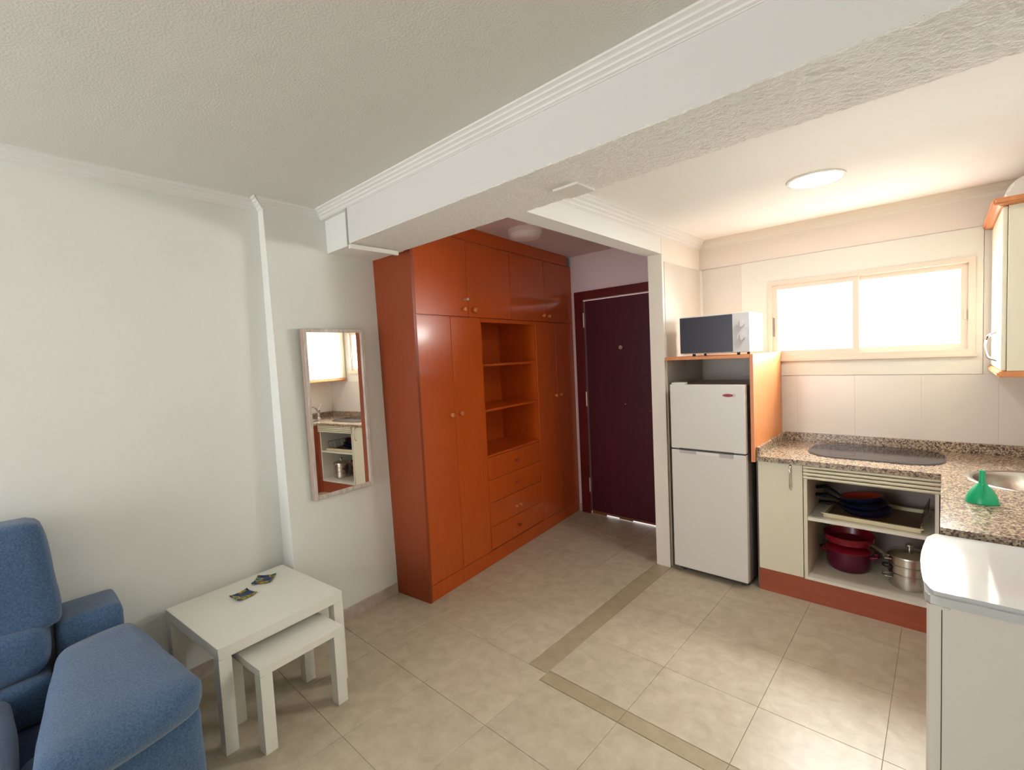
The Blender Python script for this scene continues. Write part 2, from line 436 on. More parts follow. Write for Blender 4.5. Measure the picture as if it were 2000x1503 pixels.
# ribbed cornices (profile swept along)
def cornice_profile(w, h, ribs=4):
    """(out from wall, down from ceiling) points"""
    p = [(0, 0)]
    for k in range(ribs):
        a = w*(1-k/ribs); b = h*(k/ribs); s = w/ribs
        p += [(a, b), (a-.15*s, b+.5*h/ribs), (a-.55*s, b+.72*h/ribs), (a-.7*s, b+.8*h/ribs)]
    p += [(.004, h), (0, h)]
    return p
def cornice(name, A, B, nrm, zc, w, h, m, label=None, ribs=4, ext=(0, 0), za=None):
    A = Vector(A); B = Vector(B); n = Vector(nrm).normalized()
    bm = new(); pr = cornice_profile(w, h, ribs) if ribs else [(0, 0), (w, 0), (w*.55, h*.12), (w*.25, h*.38), (w*.08, h*.7), (.004, h), (0, h)]
    d = (B-A).normalized()
    def P(base, o, dn, e): return (base.x+n.x*o+d.x*e*o, base.y+n.y*o+d.y*e*o, zc-dn)
    prism(bm, [P(A, o, dn, ext[0]) for o, dn in pr], [P(B, o, dn, ext[1]) for o, dn in pr])
    return struct(mesh_obj(name, bm, m), label)
CW, CH = .062, .047
cornice('cornice_left', (wx(1.2, 2.5), 1.2), (wx(2.28, 2.5), 2.28), (1, .06), HC, CW+.01, CH, M['cornice'], 'ribbed cornice along the left wall', ext=(0, -1))
cornice('cornice_left_near', (wx(0, 2.5), -1.9), (wx(0, 2.5), 1.2), (1, 0), HC, CW+.01, CH, M['cornice'])
cornice('cornice_pilaster_side', (-.05, 2.28), (px(2.28, 2.5), 2.28), (0, -1), HC, CW, CH, M['cornice'], ext=(0, 1))
cornice('cornice_pilaster', (px(2.28, 2.5), 2.28), (px(2.65, 2.5), 2.65), (1, .08), HC, CW, CH, M['cornice'], 'ribbed cornice above the mirror pilaster', ext=(-1, -1))
cornice('cornice_beam', (px(2.62, 2.5), 2.623), (4.6, 2.623), (0, -1), HC, CW, CH, M['cornice'], 'ribbed cornice along the beam', ext=(1, 0))
box('cornice_filler', (px(2.65, 2.5), 2.622, 2.47), (XB, 2.66, 2.6), M['cornice'], bpy.data.objects['cornice_beam'])
cornice('cornice_lintel', (XP-.002, 2.97), (XP-.002, YW), (1, 0), HK+.004, .068, .066, M['cornice'], 'ribbed cornice above the hall lintel on the kitchen side', ext=(0, -1))
cornice('cornice_window', (XP, YW-.001), (XR, YW-.001), (0, -1), HK+.002, .075, .062, mat('cove_paint', (226, 218, 204), .7), 'plain cove above the kitchen window', ribs=0, ext=(1, -1))
cornice('cornice_kitchen_right', (XR, YW), (XR, 2.97), (-1, 0), HK+.002, .075, .062, M['cornice'], ribs=0)

# ---------------------------------------------------------------- window
win = thing('window_1', 'cream two-pane sliding window over the hob', 'window'); del win['category']; struct(win)
def frame(name, x0, x1, z0, z1, y0, y1, w, m, parent):
    bm = new()
    abox(bm, (x0, y0, z0), (x0+w, y1, z1)); abox(bm, (x1-w, y0, z0), (x1, y1, z1))
    abox(bm, (x0+w, y0, z0), (x1-w, y1, z0+w)); abox(bm, (x0+w, y0, z1-w), (x1-w, y1, z1))
    return mesh_obj(name, bm, m, parent)
frame('outer_frame', WX0-.012, WX1+.012, WZ0-.012, WZ1+.012, YW-.022, YW+.03, .03, M['alum'], win)
s1 = frame('sash', 1.890, 2.412, 1.50, 2.015, YW-.006, YW+.014, .036, M['alum'], win)
s2 = frame('sash', 2.376, 2.94, 1.50, 2.018, YW+.016, YW+.036, .038, M['alum'], win)
box('pane', (1.92, YW+.002, 1.53), (2.38, YW+.006, 1.985), M['pane'], s1)
box('pane', (2.41, YW+.024, 1.53), (2.905, YW+.028, 1.985), M['pane'], s2)
box('sill_rail', (WX0-.02, YW-.034, WZ0-.028), (WX1+.02, YW-.01, WZ0-.01), M['alum'], win, bev=.003)
box('latch', (1.898, YW-.014, 1.64), (1.906, YW-.006, 1.78), M['grey'], win)
box('latch', (2.918, YW+.0, 1.68), (2.928, YW+.012, 1.74), M['alum'], win)

# ---------------------------------------------------------------- entrance door
dr = thing('door_1', 'dark maroon wooden entrance door at the end of the hall', 'door'); del dr['category']; struct(dr)
bm = new()
y0, y1 = YW-.035, YW+.06
abox(bm, (.150, y0, 0), (.252, y1, 2.18)); abox(bm, (1.09, y0, 0), (1.2, y1, 2.18)); abox(bm, (.252, y0, 2.098), (1.09, y1, 2.18))
mesh_obj('door_frame', bm, M['maroonframe'], dr)['label'] = 'maroon door frame'
box('frame_edge', (.256, y0-.004, 2.088), (1.088, y0+.002, 2.096), M['brass'], dr)
box('door_leaf', (.258, YW-.012, .014), (1.086, YW+.03, 2.09), M['maroon'], dr, bev=.003)
for z in (1.905, 1.14, .29):
    mesh_obj('hinge', cyl(new(), (.252, YW-.036, z-.07), .006, .14, n=12), M['brass'], dr, smooth=True)
bm = new(); cyl(bm, (.63, YW-.018, 1.625), .018, .006, axis=1, n=20); cyl(bm, (.63, YW-.024, 1.625), .009, .008, axis=1, n=16)
mesh_obj('peephole', bm, M['brass'], dr)
bm = new(); cyl(bm, (1.02, YW-.02, 1.05), .026, .01, axis=1, n=20); tube(bm, [(1.02, YW-.02, 1.05), (1.02, YW-.055, 1.05), (.99, YW-.06, 1.05), (.92, YW-.058, 1.05)], .008)
mesh_obj('door_handle', bm, M['steel'], dr)
bm = new(); cyl(bm, (.66, YW-.015, 1.1), .004, .004, axis=1, n=10)
mesh_obj('keyhole', bm, M['brass'], dr)
sb = mat('strip_brown', (120, 70, 40), .5)
for a, b, z in ((.262, .42, .001), (.42, .56, .012), (.56, .70, .003), (.70, 1.084, .013)): box('light_gap_strip', (a, YW-.02, z), (b, YW-.011, .03), sb, dr)  # added strips, uneven so light under the door shows in patches
bm = new(); abox(bm, (.128, YW-.012, 0), (.15, YW, .075)); abox(bm, (.1, YW-.012, 0), (.13, YW, .075))
struct(mesh_obj('baseboard_back', bm, M['skirt']))

# ---------------------------------------------------------------- wardrobe (slightly skewed)
wa, wb_ = Vector((.359, 3.022)), Vector((.106, 5.069))
d = (wb_-wa).normalized(); ang = math.atan2(d.y, d.x)
wd = thing('wardrobe', 'large built-in cherry wood wardrobe with open shelves and drawers by the hall', 'wardrobe', (wa.x, wa.y, 0), ang)
# local: x = along the front, y = into the wardrobe (+), z up.  rotation by ang maps +x to d, +y to left of d (into wardrobe)
D = .40; LW = 2.13; ZT = 2.42; F = .02
wm, we = M['wood'], M['woodend']
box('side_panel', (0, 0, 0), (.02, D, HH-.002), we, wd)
box('side_panel', (LW-.022, .002, 0), (LW, D, ZT), wm, wd)
box('plinth', (.02, .003, 0), (LW-.022, .02, .105), wm, wd)
box('back_panel', (.02, D-.008, .105), (LW-.022, D, ZT), wm, wd)
box('top_filler', (.02, .001, 2.437), (2.045, .02, HH-.002), wm, wd)
box('top_panel', (.02, .004, 2.42), (LW-.0, D-.01, 2.434), wm, wd)
box('middle_board', (.02, .021, 1.878), (LW-.022, D-.01, 1.894), wm, wd)
box('bottom_board', (.02, .021, .10), (LW-.022, D-.01, .116), wm, wd)
for x in (.658, 1.412): box('divider', (x, .004, .116), (x+.018, D-.01, 1.878), wm, wd)
G = .0016
def panel(name, x0, x1, z0, z1, par=wd): return box(name, (x0+G, 0, z0+G), (x1-G, .019, z1-G), wm, par, bev=.0015, seg=1)
def knob(x, z, par, m=None, s=.013, grp='knob'):
    bm = new(); abox(bm, (x-s*.55, -.016, z-s*.55), (x+s*.55, .0, z+s*.55), .001, 1); abox(bm, (x-s, -.028, z-s), (x+s, -.014, z+s), .003, 2)
    return mesh_obj(grp, bm, m or M['knobwood'], par, smooth=True)
tops = [.02, .535, 1.07, 1.60, LW-.022]
kx = [.48, .589, 1.562, 1.655]
for i in range(4):
    p = panel('upper_door', tops[i], tops[i+1], 1.888, 2.42); knob(kx[i], 1.94, p)
    if i == 0:
        bm = new(); cyl(bm, (.492, -.008, 2.009), .007, .008, axis=1, n=14); abox(bm, (.488, -.028, 2.006), (.496, -.006, 2.012)); abox(bm, (.484, -.044, 2.0), (.5, -.026, 2.018), .002)
        mesh_obj('key', bm, M['brass'], p)
for a, b, k in ((.02, .337, .292), (.337, .662, .388), (1.428, 1.768, 1.726), (1.768, LW-.022, 1.815)):
    p = panel('door', a, b, .108, 1.884); knob(k, 1.207, p)
zz = [.112, .288, .475, .652, .828]
for i, (a, b) in enumerate(zip(zz, zz[1:])):
    p = box('drawer', (.664+G, .0, a+G), (1.426-G, .3, b-G), wm, wd, bev=.0015, seg=1)
    if i == 1:
        for s in (-.028, .028): knob(1.03+s, (a+b)/2-.015, p, s=.01)
    else: knob(1.03, (a+b)/2, p, mat('drawer_knob', (150, 60, 20), .4), s=.011)
box('shelf', (.676, .002, .83), (1.412, D-.01, .845), wm, wd)
for z in (1.537, 1.192): box('shelf', (.676, .006, z-.014), (1.412, D-.01, z+.002), wm, wd)
box('shelf_rail', (.662, .001, 1.856), (1.428, .02, 1.884), wm, wd)

# ---------------------------------------------------------------- mirror on the pilaster
mz0, mz1 = .800, 1.808
ma = Vector((.089, 2.421)); mb = ma+Vector((-math.sin(R(5.6)), math.cos(R(5.6))))*.410
dd = (mb-ma).normalized()
mr = thing('wall_mirror', 'tall rectangular mirror in a whitewashed wooden frame on the pilaster', 'mirror', (ma.x+.009, ma.y, mz0), math.atan2(dd.y, dd.x))
mr.rotation_euler = (0, 0, math.atan2(dd.y, dd.x)); mz1 -= mz0; mz0 = 0
Wm = (mb-ma).length; fw = .021
# local x along wall, y = into the wall
def rail(lo, hi):
    return box('frame_rail', lo, hi, M['fwood'], mr, bev=.002, seg=1)
rail((0, -.020, mz0), (fw, .006, mz1)); rail((Wm-fw, -.020, mz0), (Wm, .006, mz1))
rail((fw, -.020, mz0), (Wm-fw, .006, mz0+fw)); rail((fw, -.020, mz1-fw), (Wm-fw, .006, mz1))
box('frame_side', (-.002, -.018, mz0), (.0005, .011, mz1), M['fside'], mr)
mg = box('mirror_glass', (fw-.004, -.010, mz0+fw-.004), (Wm-fw+.004, -.004, mz1-fw+.004), M['mirror'], mr)
box('backing_board', (.004, .004, mz0+.004), (Wm-.004, .010, mz1-.004), M['fside'], mr)

# ---------------------------------------------------------------- ceiling lamps
lk = thing('ceiling_light', 'round flat white LED panel, lit, in kitchen ceiling', 'ceiling light', (2.335, 4.15, HK))
mesh_obj('rim', lathe(new(), [(.113, -.002), (.118, -.009), (.131, -.006), (.134, 0), (.11, 0.002), (.113, -.002)]), M['white'], lk, smooth=True)
mesh_obj('diffuser', lathe(new(), [(0, -.005), (.114, -.005), (.114, 0), (0, 0)]), M['lamp'], lk)
lh = thing('ceiling_light', 'round drum ceiling lamp, off, in hall ceiling above the wardrobe', 'ceiling light', (.50, 3.98, HH))
mesh_obj('lamp_base', lathe(new(), [(0, 0), (.128, 0), (.130, -.03), (.118, -.034), (0, -.034)]), M['opal'], lh, smooth=True)
mesh_obj('shade', lathe(new(), [(.118, -.03), (.115, -.055), (.1, -.066), (.05, -.072), (0, -.073)]), M['opal'], lh, smooth=True)

# ---------------------------------------------------------------- fridge surround, shelf
XA = 1.947
fs = thing('fridge_surround', 'wooden surround beside and above the fridge carrying the microwave', 'shelf unit')
box('side_panel', (XA-.018, 4.425, .846), (XA, YW-.012, 1.531), M['oak'], fs)
box('lower_panel', (XA-.018, 4.52, 0), (XA, YW-.012, .845), mat('panel_painted_shade', (120, 104, 98), .6), fs)  # grey-brown tone puts the shade beside the fridge into the colour
box('front_edge', (XA-.019, 4.415, .846), (XA+.001, 4.425, 1.531), mat('edge_band', (212, 132, 88), .4), fs)
box('shelf', (XP+.006, 4.41, 1.507), (XA-.018, YW-.012, 1.529), M['oak'], fs, bev=.002, seg=1)
for x in (1.42, 1.50): mesh_obj('shelf_pin', cyl(new(), (x, 4.45, 1.497), .004, .01, n=10), M['dgrey'], fs)

# ---------------------------------------------------------------- fridge
fr = thing('fridge', 'small white two-door fridge-freezer under the microwave shelf', 'fridge')
fx0, fx1, fy = 1.410, 1.903, 4.396
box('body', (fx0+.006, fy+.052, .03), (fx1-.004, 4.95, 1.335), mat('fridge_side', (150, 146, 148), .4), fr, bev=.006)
box('freezer_door', (fx0, fy, .893), (fx1, fy+.045, 1.339), M['appl'], fr, bev=.006, seg=3)
box('fridge_door', (fx0, fy, .045), (fx1, fy+.045, .884), M['appl'], fr, bev=.006, seg=3)
box('gasket', (fx0+.012, fy+.045, .05), (fx1-.010, fy+.053, 1.33), M['dgrey'], fr)
box('door_gap', (fx0+.008, fy+.012, .883), (fx1-.008, fy+.044, .894), M['dgrey'], fr)
box('hinge_cover', (fx0+.012, fy+.004, 1.339), (fx0+.10, fy+.07, 1.352), M['white'], fr, bev=.003)
box('handle_recess', (fx0+.06, fy-.0015, .885), (fx1-.075, fy+.02, .8975), M['dgrey'], fr)
box('label', (fx0+.06, fy-.0025, .862), (fx0+.175, fy+.002, .882), M['label'], fr, bev=.0005)
box('label', (fx0+.175, fy-.002, .864), (fx1-.165, fy+.002, .882), mat('label_white', (232, 228, 220), .4), fr)
box('label', (fx1-.165, fy-.0025, .858), (fx1-.075, fy+.002, .882), M['label'], fr)
box('plinth', (fx0+.02, fy+.06, .008), (fx1-.02, fy+.1, .045), M['dgrey'], fr)
for x in (fx0+.045, fx1-.05):
    for y in (fy+.075, 4.9): mesh_obj('foot', cyl(new(), (x, y, 0), .016, .035, n=16), M['dgrey'], fr)
# red oval logo plate with small letter strokes (illegible in the photograph)
bm = new(); n = 28; cx, cz = 1.800, 1.270
prism(bm, [(cx+.034*math.cos(2*math.pi*i/n), fy-.0015, cz+.0105*math.sin(2*math.pi*i/n)) for i in range(n)],
          [(cx+.034*math.cos(2*math.pi*i/n), fy+.001, cz+.0105*math.sin(2*math.pi*i/n)) for i in range(n)])
lg = mesh_obj('logo', bm, M['redlogo'], fr); lg['label'] = 'small red oval logo'
bm = new()
for i, x in enumerate((-.02, -.010, .0, .010, .019)): abox(bm, (cx+x, fy-.0022, cz-.0045), (cx+x+.0055, fy-.001, cz+.0045+(i % 2)*.0012))
mesh_obj('logo_lettering', bm, M['logotxt'], lg)
bm = new(); tube(bm, [(cx+.030+.014*math.cos(a), fy-.001, cz+.011*math.sin(a)) for a in [R(t) for t in range(-80, 91, 17)]], .0008, n=6)
mesh_obj('logo_swoosh', bm, M['redlogo'], lg)

# ---------------------------------------------------------------- microwave
mw = thing('microwave', 'white microwave oven with dark door on the shelf above the fridge', 'microwave', (0, 0, 0))
mz = 1.529
box('body', (1.486, 4.432, mz+.016), (1.930, 4.722, mz+.27), M['white'], mw, bev=.008, seg=3)
box('front_frame', (1.484, 4.42, mz+.018), (1.930, 4.434, mz+.268), M['silver'], mw, bev=.003)
box('door_window', (1.486, 4.415, mz+.022), (1.829, 4.424, mz+.262), M['mwdoor'], mw, bev=.002)
for z in (.196, .112):
    bm = new(); cyl(bm, (1.880, 4.402, mz+z), .022, .02, axis=1, n=28); abox(bm, (1.877, 4.396, mz+z-.021), (1.883, 4.404, mz+z+.021), .001, 1)
    mesh_obj('dial', bm, M['silver'], mw, smooth=True)
for x in (1.56, 1.85):
    for y in (4.47, 4.68): mesh_obj('foot', cyl(new(), (x, y, mz), .011, .018, n=14), M['blk'], mw)
box('vent_slot', (1.929, 4.50, mz+.07), (1.9312, 4.506, mz+.22), M['grey'], mw)

# ---------------------------------------------------------------- base cabinets facing the room
YC = 4.462
def loop_handle(p0, p1, out, name, parent, bow=.028, r=.005):
    p0, p1, out = Vector(p0), Vector(p1), Vector(out)
    pts = [p0, p0+out*bow*.55+(p1-p0)*.06]
    for k in range(1, 8):
        t = k/8; pts.append(p0.lerp(p1, t)+out*bow*(.62+.38*math.sin(math.pi*t)))
    pts += [p1+out*bow*.55-(p1-p0)*.06, p1]
    rr = [r*1.5, r*1.25] + [r*(1.5-.75*math.sin(math.pi*k/8)) for k in range(1, 8)] + [r*1.25, r*1.5]
    return mesh_obj(name, tube(new(), pts, rr, n=10), M['chrome'], parent, smooth=True)
c1 = thing('base_cabinet', 'narrow cream base cabinet with one door beside the fridge', 'cabinet')
box('carcass', (XA+.004, YC+.02, .145), (2.204, YW-.012, .849), M['creamin'], c1)
dd1 = box('door', (XA+.006, YC, .148), (2.201, YC+.018, .846), M['cream'], c1, bev=.003)
loop_handle((2.137, YC, .838), (2.137, YC, .69), (0, -1, 0), 'handle', dd1)
c2 = thing('open_base_cabinet', 'open cream base cabinet holding pans below the hob', 'cabinet')
bi = M['creamin']
box('side', (2.206, YC, .145), (2.224, 5.02, .849), M['cream'], c2)
box('side', (2.800, YC+.01, .145), (2.816, 5.02, .849), bi, c2)
box('back', (2.224, 5.0, .145), (2.80, 5.01, .849), mat('cabinet_back_shaded', (150, 134, 126), .5), c2)  # darker than the sides: interior shade put into the back colour
box('bottom', (2.224, YC, .145), (2.80, 5.0, .163), bi, c2)
box('shelf', (2.224, YC+.006, .512), (2.80, 5.0, .530), bi, c2)
for k in range(4):
    z = .843-.0215*k
    bm = new(); extr(bm, [(YC-.010, z-.0085), (YC-.014, z-.003), (YC-.014, z+.003), (YC-.009, z+.006), (YC+.006, z+.006), (YC+.006, z-.0105), (YC-.004, z-.0115)], 0, 2.206, 2.822)
    mesh_obj('louvre_slat', bm, M['cream'], c2)
box('louvre_backing', (2.21, YC+.006, .768), (2.80, YC+.012, .849), M['seam'], c2)
pl = tag(box('plinth', (XA+.002, YC+.012, 0), (2.82, YC+.03, .143), M['kickwood'], None), 'reddish brown wooden plinth board under the cream base cabinets', 'plinth')
# right leg cabinet with the sink
c3 = thing('sink_cabinet', 'base cabinet with wooden front under the sink leg of the worktop', 'cabinet')
box('front_panel', (2.838, 3.56, 0), (2.856, YC+.02, .849), M['kickwood'], c3)
box('end_panel', (2.856, 3.56, 0), (XR-.004, 3.576, .849), bi, c3)
box('corner_post', (2.820, YC-.004, 0), (2.84, YC+.03, .849), M['kickwood'], c3)
# lower rail seen between worktop and washer
box('rail', (2.838, 3.552, .835), (XR-.004, 3.562, .849), mat('rail_grey', (170, 165, 158), .5), c3)

# ---------------------------------------------------------------- worktop (L) with round hole and lip
wt = thing('worktop', 'L-shaped speckled brown granite worktop with raised back lip', 'worktop')
SC, SR = (3.145, 4.455), .212
ZW0, ZW1 = .850, .880
bm = new()
outer = [(XA+.002, 4.445), (2.823, 4.445), (2.823, 3.53), (XR-.003, 3.53), (XR-.003, YW-.01), (XA+.002, YW-.01)]
ov = [bm.verts.new((x, y, ZW1)) for x, y in outer]; oe = [bm.edges.new((ov[i], ov[(i+1) % 6])) for i in range(6)]
n = 40
cv = [bm.verts.new((SC[0]+SR*math.cos(2*math.pi*i/n), SC[1]+SR*math.sin(2*math.pi*i/n), ZW1)) for i in range(n)]
ce = [bm.edges.new((cv[i], cv[(i+1) % n])) for i in range(n)]
bmesh.ops.triangle_fill(bm, use_beauty=True, use_dissolve=False, edges=oe+ce)
r = bmesh.ops.extrude_face_region(bm, geom=bm.faces[:])
for v in r['geom']:
    if isinstance(v, bmesh.types.BMVert): v.co.z = ZW0
mesh_obj('slab', bm, M['granite'], wt)
bm = new(); abox(bm, (XA+.02, YW-.03, ZW1), (XR-.02, YW-.009, .940), .001, 1)
abox(bm, (XA+.002, 4.45, ZW1), (XA+.02, YW-.03, .936), .001, 1); abox(bm, (XR-.022, 3.53, ZW1), (XR-.003, YW-.03, .94), .001, 1)
mesh_obj('back_lip', bm, M['granite'], wt)
# hob
def rrect(x0, x1, y0, y1, r, n=10):
    P = []
    for cx, cy, a0 in ((x1-r, y1-r, 0), (x0+r, y1-r, 90), (x0+r, y0+r, 180), (x1-r, y0+r, 270)):
        for k in range(n+1):
            a = R(a0+90*k/n); P.append((cx+r*math.cos(a), cy+r*math.sin(a)))
    return P
hb = thing('hob', 'black glass hob with rounded ends set in the worktop', 'hob')
bm = new(); P1 = rrect(2.178, 2.842, 4.60, 5.088, .17)
mesh_obj('hob_rim', extr(bm, P1, 2, ZW1, ZW1+.004), M['dgrey'], hb)
bm = new(); P1 = rrect(2.184, 2.836, 4.606, 5.082, .165)
mesh_obj('glass', extr(bm, P1, 2, ZW1+.003, ZW1+.006), M['hob'], hb)
for i, (x, y, r) in enumerate(((2.36, 4.93, .085), (2.36, 4.73, .07), (2.65, 4.92, .07), (2.64, 4.73, .09))):
    mesh_obj('cooking_zone', lathe(new(), [(r, 0), (r+.002, 0), (r+.002, .0006), (r, .0006), (r, 0)], c=(x, y, ZW1+.006)), mat('zone_ring', (78, 72, 72), .3), hb)
# sink
sk = thing('sink', 'round stainless steel sink let into the granite behind the funnel', 'sink', (SC[0], SC[1], ZW1))
mesh_obj('bowl', lathe(new(), [(.232, .0005), (.228, .003), (.215, .0035), (.207, 0), (.200, -.02), (.192, -.13), (.17, -.15), (.03, -.155), (.03, -.16), (.175, -.155), (.197, -.13), (.206, -.02), (.21, -.0005), (.232, .0005)], n=56), M['steel'], sk, smooth=True)
mesh_obj('drain', lathe(new(), [(0, -.151), (.03, -.151), (.033, -.153), (.03, -.158), (0, -.158)]), M['chrome'], sk, smooth=True)
tp = thing('tap', 'chrome mixer tap in the worktop corner behind the sink', 'tap', (3.28, 4.82, ZW1))
mesh_obj('tap_body', lathe(new(), [(0, 0), (.026, 0), (.024, .01), (.019, .012), (.018, .09), (.02, .11), (0, .115)]), M['chrome'], tp, smooth=True)
mesh_obj('spout', tube(new(), [(0, 0, .07), (-.02, -.05, .13), (-.04, -.1, .16), (-.06, -.15, .165), (-.075, -.18, .15)], [.012, .011, .010, .010, .011]), M['chrome'], tp, smooth=True)
mesh_obj('lever', tube(new(), [(0, 0, .11), (.01, .02, .14), (.012, .05, .19)], [.009, .007, .006]), M['chrome'], tp, smooth=True)
# funnel
fn = thing('funnel', 'green plastic funnel standing upside down on the worktop', 'funnel', (2.952, 3.975, ZW1))
mesh_obj('cone', lathe(new(), [(.050, 0), (.053, .001), (.053, .006), (.049, .022), (.040, .045), (.026, .066), (.013, .082), (.011, .086), (.009, .082), (.023, .062), (.038, .04), (.047, .018), (.050, 0)], n=32), M['green'], fn, smooth=True)
mesh_obj('spout', lathe(new(), [(.0125, .080), (.010, .100), (.009, .135), (.007, .135), (.008, .1), (.010, .080), (.0125, .080)], n=24), M['green'], fn, smooth=True)
box('rib', (-.002, -.047, .02), (.002, -.012, .084), M['green'], fn)

# ---------------------------------------------------------------- cookware
ZS = .530
tr = thing('baking_tray', 'cream rectangular oven tray at the front of the middle shelf', 'tray', (2.53, 4.70, ZS), R(-3))
bm = new()
abox(bm, (-.225, -.19, 0), (.225, .19, .004))
for lo, hi in (((-.225, -.19, .0), (-.219, .19, .028)), ((.219, -.19, .0), (.225, .19, .028)), ((-.225, -.19, 0), (.225, -.184, .03)), ((-.225, .184, 0), (.225, .19, .03))): abox(bm, lo, hi)
abox(bm, (-.235, -.202, .026), (.235, -.184, .030)); abox(bm, (-.235, .184, .026), (.235, .20, .030))
mesh_obj('tray_pan', bm, mat('tray_cream', (226, 214, 176), .4), tr)
mesh_obj('tray_base', abox(new(), (-.215, -.18, .004), (.215, .18, .009)), M['brown'], tr)
wr = thing('wire_rack', 'dark wire oven rack leaning at the right end of the middle shelf', 'rack', (2.772, 4.72, ZS))
bm = new()
for k in range(7): tube(bm, [(-.035, -.17+.055*k, .006), (-.0, -.17+.055*k, .10)], .002, n=6)
tube(bm, [(-.035, -.175, .006), (-.035, .165, .006)], .003, n=6); tube(bm, [(0, -.175, .10), (0, .165, .10)], .003, n=6)
mesh_obj('wires', bm, mat('rack_dark', (92, 76, 66), .4, metal=.4), wr)
def frypan(label, loc, r, h, a, mo, mi_, tilt=0, hl=.15, up=.03):
    t = thing('frying_pan', label, 'pan', loc, a, 'frying pans stacked on the middle shelf')
    t.rotation_euler = (0, tilt, a)
    mesh_obj('pan_body', lathe(new(), [(0, 0), (r*.72, 0), (r*.86, h*.3), (r, h), (r+.004, h), (r+.002, h-.003), (r*.9, h*.25), (r*.74, -.004), (0, -.004)]), mo, t, smooth=True)
    mesh_obj('pan_lining', lathe(new(), [(0, .0015), (r*.7, .0015), (r*.84, h*.35), (r*.97, h-.002)]), mi_, t, smooth=True)
    mesh_obj('pan_handle', tube(new(), [(r-.005, 0, h*.75), (r+.03, 0, h+up*.4), (r+hl*.55, 0, h+up), (r+hl, 0, h+up*.9)], [.012, .018, .025, .020], n=14, flat=.5), M['blk'], t, smooth=True)
    return t
frypan('blue-black frying pan at the bottom of the pan stack, on the oven tray', (2.485, 4.70, ZS+.016), .128, .036, R(184), M['blueblk'], M['blueblk'], hl=.11, up=-.006)
frypan('dark frying pan with raised handle, middle of the pan stack', (2.475, 4.70, ZS+.048), .120, .034, R(178), M['blueblk'], M['blk'], tilt=R(3), hl=.125, up=.016)
frypan('frying pan with copper-red lining, topmost of the pan stack', (2.465, 4.70, ZS+.086), .110, .030, R(170), M['blueblk'], M['orange'], tilt=R(9), hl=.13, up=.05)
ZB = .163
rp_ = thing('casserole', 'dark plum-red lidded casserole at the left of the bottom shelf', 'pot', (2.395, 4.74, ZB))
mesh_obj('pot_body', lathe(new(), [(0, 0), (.092, 0), (.108, .012), (.115, .04), (.118, .125), (.115, .127), (.11, .04), (.09, .006), (0, .006)]), mat('pot_plum', (82, 12, 40), .3), rp_, smooth=True)
mesh_obj('lid', lathe(new(), [(.124, .125), (.126, .130), (.118, .140), (.08, .156), (.03, .163), (0, .164), (0, .160), (.08, .152), (.124, .125)]), M['red'], rp_, smooth=True)
for s in (-1, 1):
    mesh_obj('side_handle', tube(new(), [(s*.11, -.035, .1), (s*.145, -.03, .105), (s*.15, 0, .107), (s*.145, .03, .105), (s*.11, .035, .1)], .007), M['red'], rp_, smooth=True)
rb = thing('saucepan', 'red pan with long steel handle stacked on top of the casserole', 'pan', (2.395, 4.74, ZB+.165), R(-34))
mesh_obj('pan_body', lathe(new(), [(0, 0), (.10, 0), (.125, .012), (.135, .055), (.132, .056), (.12, .014), (.1, .004), (0, .004)]), M['red'], rb, smooth=True)
mesh_obj('pan_handle', tube(new(), [(.13, 0, .035), (.16, 0, .032), (.20, -.0, .02), (.235, -.0, .012)], [.010, .012, .013, .010], flat=.5), M['steel'], rb, smooth=True)
sp = thing('stock_pot', 'stainless steel stacked steamer pot at the right of the bottom shelf', 'pot', (2.690, 4.665, ZB), R(20))
prof = [(0, 0), (.088, 0), (.094, .006), (.094, .075), (.099, .079), (.099, .083), (.094, .086), (.094, .125), (.099, .129), (.099, .133), (.094, .136), (.094, .172), (.1, .176), (.1, .18), (0, .18)]
mesh_obj('pot_body', lathe(new(), prof, n=48), M['steel'], sp, smooth=True)
mesh_obj('lid', lathe(new(), [(.101, .18), (.1, .186), (.085, .198), (.04, .208), (0, .21)]), M['steel'], sp, smooth=True)
mesh_obj('lid_knob', lathe(new(), [(0, .208), (.007, .21), (.007, .228), (.018, .234), (.019, .243), (.008, .25), (0, .25)]), M['steel'], sp, smooth=True)
for z in (.055, .11, .16):
    for s in (-1, 1):
        mesh_obj('side_handle', tube(new(), [(s*.092, -.028, z), (s*.12, -.024, z), (s*.126, 0, z), (s*.12, .024, z), (s*.092, .028, z)], .0045), M['blk' if z == .11 else 'steel'], sp, smooth=True)

# ---------------------------------------------------------------- washing machine (front towards the kitchen, side towards us)
wmn = thing('washing_machine', 'white washing machine with glossy top in the right foreground, beside the worktop', 'washing machine')
wx0, wx1, wy0, wy1 = 2.797, 3.372, 2.970, 3.515
box('side_casing', (wx0+.032, wy0, .02), (wx1, wy1, .822), M['wash'], wmn, bev=.004)
bm = new()
pf = [(wx0+.034, wy0+.001), (wx0+.006, wy0+.001), (wx0, wy0+.01), (wx0-.002, (wy0+wy1)/2), (wx0, wy1-.01), (wx0+.006, wy1-.001), (wx0+.034, wy1-.001)]
extr(bm, pf, 2, .02, .822)
mesh_obj('front_panel', bm, M['wash'], wmn)
bm = new()
top = [(wx1, wy0-.006), (wx0+.03, wy0-.008), (wx0+.008, wy0-.004), (wx0-.004, wy0+.014)]
for k in range(1, 10):
    t = k/10; top.append((wx0-.004-.016*math.sin(math.pi*t), wy0+.014+(wy1-wy0-.03)*t))
top += [(wx0-.002, wy1-.014), (wx0+.012, wy1), (wx1, wy1)]
extr(bm, top, 2, .826, .862)
es = [e for e in bm.edges if all(v.co.z > .86 for v in e.verts)]
